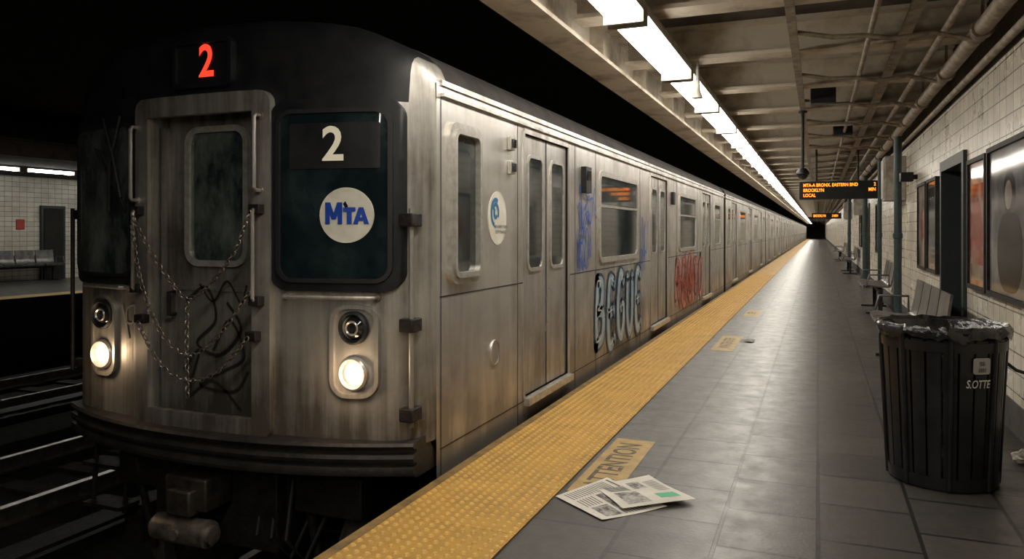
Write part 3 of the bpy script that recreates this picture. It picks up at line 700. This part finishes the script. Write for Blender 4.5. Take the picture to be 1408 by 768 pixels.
for pts in ([cp(-.44,1.40),cp(-.3,1.2),cp(-.14,1.02),cp(-.02,.93),cp(.12,1.0),cp(.3,1.18),cp(.41,1.40)],
            [cp(-.44,1.36),cp(-.36,1.0),cp(-.2,.72),cp(0,.62),cp(.2,.74),cp(.40,.97)],
            [cp(-.02,.93),cp(-.025,.7),cp(-.02,.40)],
            [cp(-.40,.80),cp(-.22,.56),cp(0,.48),cp(.2,.55),cp(.40,.74)]):
    mb=MB(); chain(mb,pts); T.part('safety_chain',mb,[CHAIN])
mb=MB().ribbon(fm,[(-.66,.86),(-.60,.66),(-.62,.82),(-.54,.86),(-.56,.76),(-.62,.76)],.012,.006).ribbon(fm,[(-.55,.8),(-.53,.68),(-.50,.78),(-.48,.68)],.012,.006)
T.part('graffiti_tag',mb,[GR_G],smooth=0)
T.part('corner_rod',MB().tube([(XR-.035,3.455,.28),(XR-.035,3.455,1.42)],.013,10),[STEELF])
for z in(1.36,.81,.345): T.part('hinge_bracket',MB().box(XR-.09,XR-.01,3.42,3.53,z-.035,z+.035),[IRON],bevel=.006)
T.part('corner_rod',MB().tube([(XL-.04,3.5,.4),(XL-.04,3.5,1.45)],.013,10).box(XL-.06,XL+.02,3.5,3.56,1.38,1.44).box(XL-.06,XL+.02,3.5,3.56,.42,.47),[IRON])
def bump_y(u): return 3.17+.28*(abs(u)/1.3)**2.2
sec=[(.14,.21),(0,.20),(-.012,.185),(0,.17),(.03,.165),(.03,.145),(.0,.14),(-.008,.12),(.0,.10),(.03,.095),(.03,.08),(.0,.075),(-.006,.05),(.0,.03),(.04,.015),(.3,.015)]
us=[-1.3+2.6*i/32 for i in range(33)]
v=[];m=len(sec)
for u in us:
    for o_,z in sec: v.append((CX+u*.965,bump_y(u)+o_,z))
f=[(i*m+k,(i+1)*m+k,(i+1)*m+k+1,i*m+k+1) for i in range(32) for k in range(m-1)]+[tuple(range(m)),tuple(32*m+k for k in range(m))]
T.part('bumper',MB().add(v,f),[BUMP],smooth=30)
T.part('bumper_beam',MB().box(CX-1.23,CX+1.23,3.5,3.75,.0,.19),[IRON])
mb=MB().box(CX-.9,CX+.9,3.5,17,-.28,-.05).box(CX-.5,CX+.4,3.42,3.9,-.5,-.05).box(CX-1.2,CX+1.15,6.8,7.8,-.75,-.1).box(CX-1.2,CX+1.15,9,12,-.7,-.1)
mb.tube([(CX+.5,3.55,-.1),(CX+.55,3.6,-.6)],.03,8).tube([(CX-.75,3.5,-.1),(CX-.7,3.6,-.7)],.025,8)
T.part('underframe',mb,[IRON],bevel=.01)
COUP=mat('coupler_iron',(.085,.072,.06),(.03,.026,.023),rough=.5,metal=.6,scale=10,bump=.3)
T.part('coupler',MB().box(CX-.14,CX+.03,3.15,3.7,-.26,-.12).box(CX-.20,CX+.10,3.2,3.4,-.24,-.06),[COUP],bevel=.012,smooth=40)
mb=MB().tube([(CX-.26,3.22,-.36),(CX-.25,3.22,-.36),(CX-.25,3.22,-.36),(CX+.11,3.22,-.36)],.075,18).tube([(CX-.29,3.22,-.36),(CX-.26,3.22,-.36)],.05,12).tube([(CX+.11,3.22,-.36),(CX+.14,3.22,-.36)],.05,12).lathe((CX-.07,3.22,-.36),[(.0,-.085),(.03,-.085),(.03,-.07)],12,axis='y')
T.part('coupler_cylinder',mb,[mat('cylinder_iron',(.30,.26,.22),(.10,.085,.07),rough=.4,metal=.6,scale=9,bump=.2)],smooth=40)
mb=MB()
for x in(-4.40,-4.12): mb.tube([(x,3.6,.0),(x,3.56,-.5)],.016,8)
for z in(-.2,-.46): mb.box(-4.42,-4.10,3.5,3.66,z-.012,z+.012)
T.part('step_ladder',mb,[IRON])
for i in range(3): T.part('brake_hose',MB().tube([(CX+.25+.1*i,3.5,-.1),(CX+.28+.1*i,3.4,-.4),(CX+.33+.1*i,3.5,-.55),(CX+.4+.1*i,3.62,-.3)],.014,8),[RUBBER])
truck(T,5.0); truck(T,15.3)
T.part('side_roundel',MB().disc(sm,4.51,1.385,.15,.172,.004,n=40),[WHITEP],smooth=0,label='faded off-white transit roundel')
mb=MB()
for r0,a0,a1 in((.085,60,250),(.055,-30,160),(.03,120,330)):
    mb.ribbon(sm,[(4.475+r0*.8*math.cos(math.radians(a0+(a1-a0)*i/8)),1.42+r0*math.sin(math.radians(a0+(a1-a0)*i/8))) for i in range(9)],.026,.006)
T.part('roundel_mark',mb,[mat('teal_blue',(.03,.16,.33),rough=.4)],smooth=0,label='curved blue transit mark')
T.part('roundel_lettering',MB().text(sm,'MTA NEW YORK',4.56,1.33,.028,off=.006,bold=.01).text(sm,'CITY TRANSIT',4.56,1.295,.028,off=.006,bold=.01),[GB_D],smooth=0)
for z in(1.89,1.73):
    T.part('marker_light',MB().box(XR,XR+.03,4.68,4.76,z-.045,z+.045).box(XR+.03,XR+.045,4.695,4.745,z-.03,z+.03,1),[BRIGHT,LENS],bevel=.004)
T.part('access_hatch',MB().disc(sm,4.47,.52,.055,.075,.004,0).ring(sm,4.40,4.54,.435,.605,.068,.012,.008,ne=1),[STEELD],smooth=30)
T.part('intercom_box',MB().box(XR,XR+.05,6.38,6.55,1.64,1.87).box(XR+.05,XR+.055,6.41,6.52,1.75,1.84,1),[BLACKP,LENS],bevel=.006)
T.part('intercom_box',MB().box(XR,XR+.04,10.75,10.9,1.68,1.86),[BLACKP],bevel=.006)
# graffiti on the side
CAR.part('graffiti_overspray',MB().plate(sm,6.3,9.3,-.07,1.15,.1,.0008,back=.0005),[SPB],smooth=0,label='hazy blue paint overspray')
CAR.part('graffiti_overspray',MB().plate(sm,6.9,9.2,-.07,.8,.1,.0008,back=.0015),[SPK],smooth=0,label='hazy black paint overspray')
CAR.part('graffiti_overspray',MB().plate(sm,10.7,14.0,-.05,1.2,.1,.0008,back=.0005),[SPR],smooth=0,label='hazy red paint overspray')
GL={'B':[[(.05,0),(0,.5),(.08,1)],[(.08,1),(.62,.95),(.55,.62),(.1,.52)],[(.1,.52),(.75,.45),(.7,.08),(.05,0)]],
    'E':[[(.8,.95),(.25,1),(.05,.6),(.1,.15),(.4,0),(.85,.08)],[(.12,.5),(.7,.53)]],
    'G':[[(.8,.88),(.4,1),(.06,.62),(.1,.15),(.5,-.02),(.82,.2),(.8,.45),(.5,.45)]],
    'U':[[(.05,1),(.05,.3),(.4,-.02),(.75,.25),(.8,1)]],
    'R':[[(.05,0),(0,.5),(.08,1)],[(.08,1),(.7,.92),(.6,.55),(.12,.48)],[(.3,.48),(.6,.2),(.85,0)]],
    'S':[[(.8,.9),(.4,1.02),(.08,.78),(.4,.52),(.78,.3),(.45,-.02),(.02,.1)]],
    'T':[[(0,.95),(.45,1),(.9,.95)],[(.45,1),(.42,.5),(.45,0)]],
    'O':[[(.45,1),(.06,.7),(.1,.2),(.45,0),(.8,.3),(.78,.75),(.45,1)]]}
def bubble(word,y0,z0,W_,H_,step,wo,matO,matF,matK):
    o1=MB();o2=MB();o3=MB(); rn=random.Random(2)
    for i,ch in enumerate(word):
        dz=rn.uniform(-.05,.05); sh=rn.uniform(-.06,.1); hh=H_*rn.uniform(.92,1.1)
        for j,st in enumerate(GL[ch]):
            p=[(y0+i*step+(a+sh*b)*W_,z0+dz+b*hh) for a,b in st]
            o1.ribbon(sm,p,wo,.0035+.0009*i,caps=True); o2.ribbon(sm,p,wo*.62,.0062+.0009*i,caps=True)
            q=[(a-.01,b+.012) for a,b in p]; o3.ribbon(sm,q,wo*.08,.0066+.0009*i)
    A=CAR.part('graffiti_outline',o1,[matO],smooth=0); CAR.part('graffiti_fill',o2,[matF],smooth=0,parent=A); CAR.part('graffiti_highlight',o3,[matK],smooth=0,parent=A)
bubble('BEGUE',6.86,.20,.30,.62,.405,.175,GB_D,GB_F,WHITEP)
bubble('RESTO',11.1,.22,.42,.62,.58,.15,GR_R,GR_P,GR_R)
def scribble(y0,y1,z0,z1,n,w,seed):
    rn=random.Random(seed); mb=MB()
    for j in range(n):
        p=[];yy=rn.uniform(y0,y0+(y1-y0)*.4)
        for k in range(8):
            p.append((min(y1,yy),rn.uniform(z0,z1))); yy+=(y1-y0)*rn.uniform(-.03,.18)
        mb.ribbon(sm,p,w,.0118+j*.0002)
    return mb
CAR.part('graffiti_tag',scribble(6.2,6.9,1.2,1.75,3,.018,3),[GB_B],smooth=0)
CAR.part('graffiti_tag',scribble(6.25,7.0,.9,1.35,3,.018,31),[GB_B],smooth=0)
CAR.part('graffiti_tag',scribble(8.72,9.2,.8,1.5,3,.018,8),[GB_B],smooth=0)
CAR.part('graffiti_tag',scribble(10.9,13.6,.1,1.0,8,.024,9),[GR_R],smooth=0)
CAR.part('graffiti_tag',scribble(5.05,5.9,.5,.9,2,.006,19),[GR_G],smooth=0)
# trailing cars
def trailing():
    y0=17.55; T=Thing('subway_car',(CX,y0,0),'stainless steel subway car coupled behind, doors closed','train','coupled trailing cars')
    y1=y0+13.7; B=[(y0+1.35,y0+2.45),(y0+6.0,y0+7.1),(y0+10.7,y0+11.8)]
    mb=MB(); build_body(mb,y0,y1,B); P=[(CX-u,z) for u,z in ROOF[::-1]]+[(CX+u,z) for u,z in ROOF[1:]]
    mb.add([(XL,y0,-.08),(XR,y0,-.08)]+[(x,y0,z) for x,z in P[::-1]],[tuple(range(len(P)+2))],1)
    T.part('car_body',mb,[STEELS,IRON,ROOFM],smooth=40)
    trims(T,y0,y1)
    T.part('panel_seam',seams(y0,y1,B),[RUBBER],smooth=0)
    for a,b in B: side_door(T,a,b)
    side_window(T,y0+3.3,y0+5.0); side_window(T,y0+8,y0+9.7); side_window(T,y0+.35,y0+.95,split=0); side_window(T,y0+12.3,y0+13.2,split=0)
    T.part('underframe',MB().box(CX-1.1,CX+1.1,y0+.3,y1-.3,-.7,-.05).box(CX-.4,CX+.4,y0-.3,y0,-.3,1.9),[IRON],smooth=0)
    truck(T,y0+2.2); truck(T,y1-2.2)
    return T
TR=trailing()
for i in range(1,9): copy_tree(TR.root,(0,14.05*i,0))
# ---------------------------------------------------------------- trash can
tx,ty=.605,4.55
T=Thing('trash_can',(tx,ty,0),'black ribbed steel trash can lined with a black plastic bag','trash can')
def rad(z): return .242+.040*z/.8
mb=MB(); n=24
for k in range(n):
    a=2*math.pi*k/n; da=.112
    v=[]
    for z in(.03,.25,.5,.76):
        for q in(-da,-da*.3,da*.3,da):
            for rr in(0,.007): v.append((tx+(rad(z)+rr)*math.cos(a+q),ty+(rad(z)+rr)*math.sin(a+q),z))
    f=[]
    for i in range(3):
        for j in range(3):
            f.append((i*8+j*2+1,i*8+j*2+3,i*8+j*2+11,i*8+j*2+9)); f.append((i*8+j*2,i*8+j*2+8,i*8+j*2+10,i*8+j*2+2))
        f.append((i*8,i*8+1,i*8+9,i*8+8)); f.append((i*8+6,i*8+14,i*8+15,i*8+7))
    mb.add(v,f)
T.part('slat_basket',mb,[CAN])
for k in range(8):
    a=2*math.pi*k/8
    T.part('rib',MB().tube([(tx+(rad(z)+.012)*math.cos(a),ty+(rad(z)+.012)*math.sin(a),z) for z in(.01,.3,.6,.80)],.012,8),[CAN])
for z,h in((.01,.06),(.70,.05)):
    T.part('hoop',MB().lathe((tx,ty,0),[(rad(z)+.002,z),(rad(z)+.014,z),(rad(z+h)+.014,z+h),(rad(z+h)+.002,z+h),(rad(z)+.002,z)],48),[CAN])
T.part('base',MB().lathe((tx,ty,0),[(0,.03),(rad(0)-.005,.03),(rad(0)-.005,0),(0,0)],48),[CAN])
T.part('rim',MB().lathe((tx,ty,.80),[(.296+.018*math.cos(2*math.pi*k/10),.018*math.sin(2*math.pi*k/10)) for k in range(11)],56),[CAN])
rn=random.Random(4); ph=[rn.uniform(0,6.28) for _ in range(8)]
def crump(r,z,a,i):
    w=.004*math.sin(7*a+ph[0]+z*9)+.004*math.sin(13*a+ph[1]-z*14)+.003*math.sin(23*a+ph[2]+z*20)
    return r+w,z+.006*math.sin(9*a+i)
T.part('plastic_liner',MB().lathe((tx,ty,0),[(.0,.05),(.22,.05),(.228,.2),(.238,.4),(.25,.6),(.262,.76)],96,fn=crump),[BAG],smooth=60)
def fold(r,z,a,i):
    w=(.004*math.sin(11*a+ph[3])+.003*math.sin(19*a+ph[4])+.0025*math.sin(31*a+ph[5]))
    if i>=4: return r+w,z+ (w*2.0+.010*math.sin(5*a+ph[6]) if i>=5 else 0)
    return r+w*.5,z+w*.6
T.part('liner_cuff',MB().lathe((tx,ty,0),[(.18,.58),(.245,.70),(.272,.80),(.298,.827),(.318,.80),(.308,.765)],140,fn=fold),[BAG],smooth=60)
def canm(a0):
    def g(a,z,o):
        q=a0+a/rad(z); r=rad(z)+.016+o; return (tx+r*math.cos(q),ty+r*math.sin(q),z)
    return g
g=canm(math.radians(-66))
S=T.part('sticker',MB().plate(g,-.02,.065,.60,.68,.012,.002),[GR_G],label='torn grey-white sticker')
T.part('sticker_lettering',MB().text(g,'|||||',.02,.655,.022,off=.004,bold=.01).text(g,'|||||||',.022,.622,.022,off=.004,bold=.01),[GR_K],parent=S,smooth=0)
T.part('handwritten_tag',MB().text(g,'S.OTTE',.004,.55,.056,off=.006,bold=.01,sx=.62,shear=.2),[WHITEP],smooth=0,label='white handwritten letters')
single('wall_cable',MB().tube([(WX-.01,4.9,.55),(1.08,4.85,.52),(.98,4.75,.56),(.93,4.7,.6)],.009,8),[RUBBER],(WX,4.9,.5),'short black cable from the wall to the trash can','cable')
rn=random.Random(11)
def crumple(x,y,r):
    mb=MB(); v=[];n=10
    for i in range(n+1):
        for k in range(14):
            th=math.pi*i/n; a=2*math.pi*k/14; q=r*rn.uniform(.7,1.1)
            v.append((x+q*math.sin(th)*math.cos(a),y+q*math.sin(th)*math.sin(a),r*.75+q*.75*math.cos(th)))
    f=[(i*14+k,i*14+(k+1)%14,(i+1)*14+(k+1)%14,(i+1)*14+k) for i in range(n) for k in range(14)]
    return mb.add(v,f)
single('crumpled_paper',crumple(1.05,5.0,.045),[PAPER],(1.05,5.0,0),'small crumpled white paper ball at the wall base','litter',smooth=0)
single('crumpled_paper',crumple(1.1,5.15,.03),[GR_G],(1.1,5.15,0),'small crumpled grey wrapper at the wall base','litter',smooth=0)
single('paper_scrap',MB().plate(lambda a,b,o:(a,b,o+.006*math.sin(a*40)+.006),-.86,-.70,9.25,9.5,.02,.001),[GR_K],(-.78,9.3,0),'small dark scrap of paper on the floor sticker','litter')
# ---------------------------------------------------------------- newspaper
T=Thing('newspaper',(-.87,3.62,0),'open newspaper lying on the platform tiles, slightly curled pages','newspaper')
def quad(A,B,C,D,lift):
    def q(s,t,o):
        x=(A[0]*(1-s)+B[0]*s)*(1-t)+(D[0]*(1-s)+C[0]*s)*t; y=(A[1]*(1-s)+B[1]*s)*(1-t)+(D[1]*(1-s)+C[1]*s)*t
        return (x,y,.006+lift(s,t)+o)
    return q
def sheet(q,t=.0012):
    n=14;v=[];f=[]
    for o in(0,t):
        for i in range(n+1):
            for k in range(n+1): v.append(q(i/n,k/n,o))
    N=(n+1)*(n+1)
    for i in range(n):
        for k in range(n):
            a=i*(n+1)+k; f.append((a,a+1,a+n+2,a+n+1)); f.append((N+a,N+a+n+1,N+a+n+2,N+a+1))
    for k in range(n):
        for a,b in((k,k+1),(n*(n+1)+k,n*(n+1)+k+1),(k*(n+1),(k+1)*(n+1)),(k*(n+1)+n,(k+1)*(n+1)+n)): f.append((a,b,N+b,N+a))
    return MB().add(v,f)
def patch(mb,q,s0,s1,t0,t1,o=.0022,m=0,n=5):
    v=[q(s0+(s1-s0)*i/n,t0+(t1-t0)*k/n,o) for i in range(n+1) for k in range(n+1)]
    mb.add(v,[(i*(n+1)+k,i*(n+1)+k+1,(i+1)*(n+1)+k+1,(i+1)*(n+1)+k) for i in range(n) for k in range(n)],m)
qL=quad((-1.19,3.51),(-.90,3.30),(-.66,3.58),(-1.02,3.84),lambda s,t:.012*(1-s)*t+.006*math.sin(s*5)*math.sin(t*3.1))
qR=quad((-.84,3.44),(-.54,3.68),(-.82,3.93),(-1.08,3.72),lambda s,t:.011+.014*s*s*t+.006*math.sin(t*4+s*2))
for q,pr in((qR,'R'),(qL,'L')):
    P=T.part('page',sheet(q),[PAPER],smooth=60)
    mb=MB()
    if pr=='L':
        patch(mb,q,.35,.75,.42,.9,m=0); patch(mb,q,.62,.93,.12,.38,m=0); patch(mb,q,.05,.3,.9,.94,m=1)
        for k in range(16):
            patch(mb,q,.06,.30,.10+k*.047,.118+k*.047,m=1,n=3)
            if k<6: patch(mb,q,.34,.58,.10+k*.047,.118+k*.047,m=1,n=3)
            if k>6: patch(mb,q,.79,.94,.10+k*.047,.118+k*.047,m=1,n=3)
    else:
        patch(mb,q,.62,.9,.16,.34,m=2); patch(mb,q,.5,.7,.60,.86,m=0); patch(mb,q,.12,.45,.08,.5,m=0)
        for k in range(9):
            patch(mb,q,.1,.42,.55+k*.042,.57+k*.042,m=1,n=3); patch(mb,q,.76,.94,.45+k*.045,.465+k*.045,m=1,n=3)
    T.part('printed_content',mb,[INK,INKT,GREENI],parent=P,smooth=0)
# ---------------------------------------------------------------- camera, world
cam=bpy.data.cameras.new('camera'); co=bpy.data.objects.new('camera',cam); COL.objects.link(co)
cam.sensor_width=36; cam.lens=36*1040/1408; cam.shift_y=-66/1408; cam.clip_end=400
co.location=(0,0,1.3); co.rotation_euler=(math.pi/2,0,math.radians(22.04)); scene.camera=co
w=bpy.data.worlds.new('world'); scene.world=w; w.use_nodes=True
w.node_tree.nodes['Background'].inputs[0].default_value=(.07,.063,.05,1); w.node_tree.nodes['Background'].inputs[1].default_value=.06
scene.view_settings.view_transform='Standard'
scene.view_settings.exposure=.08
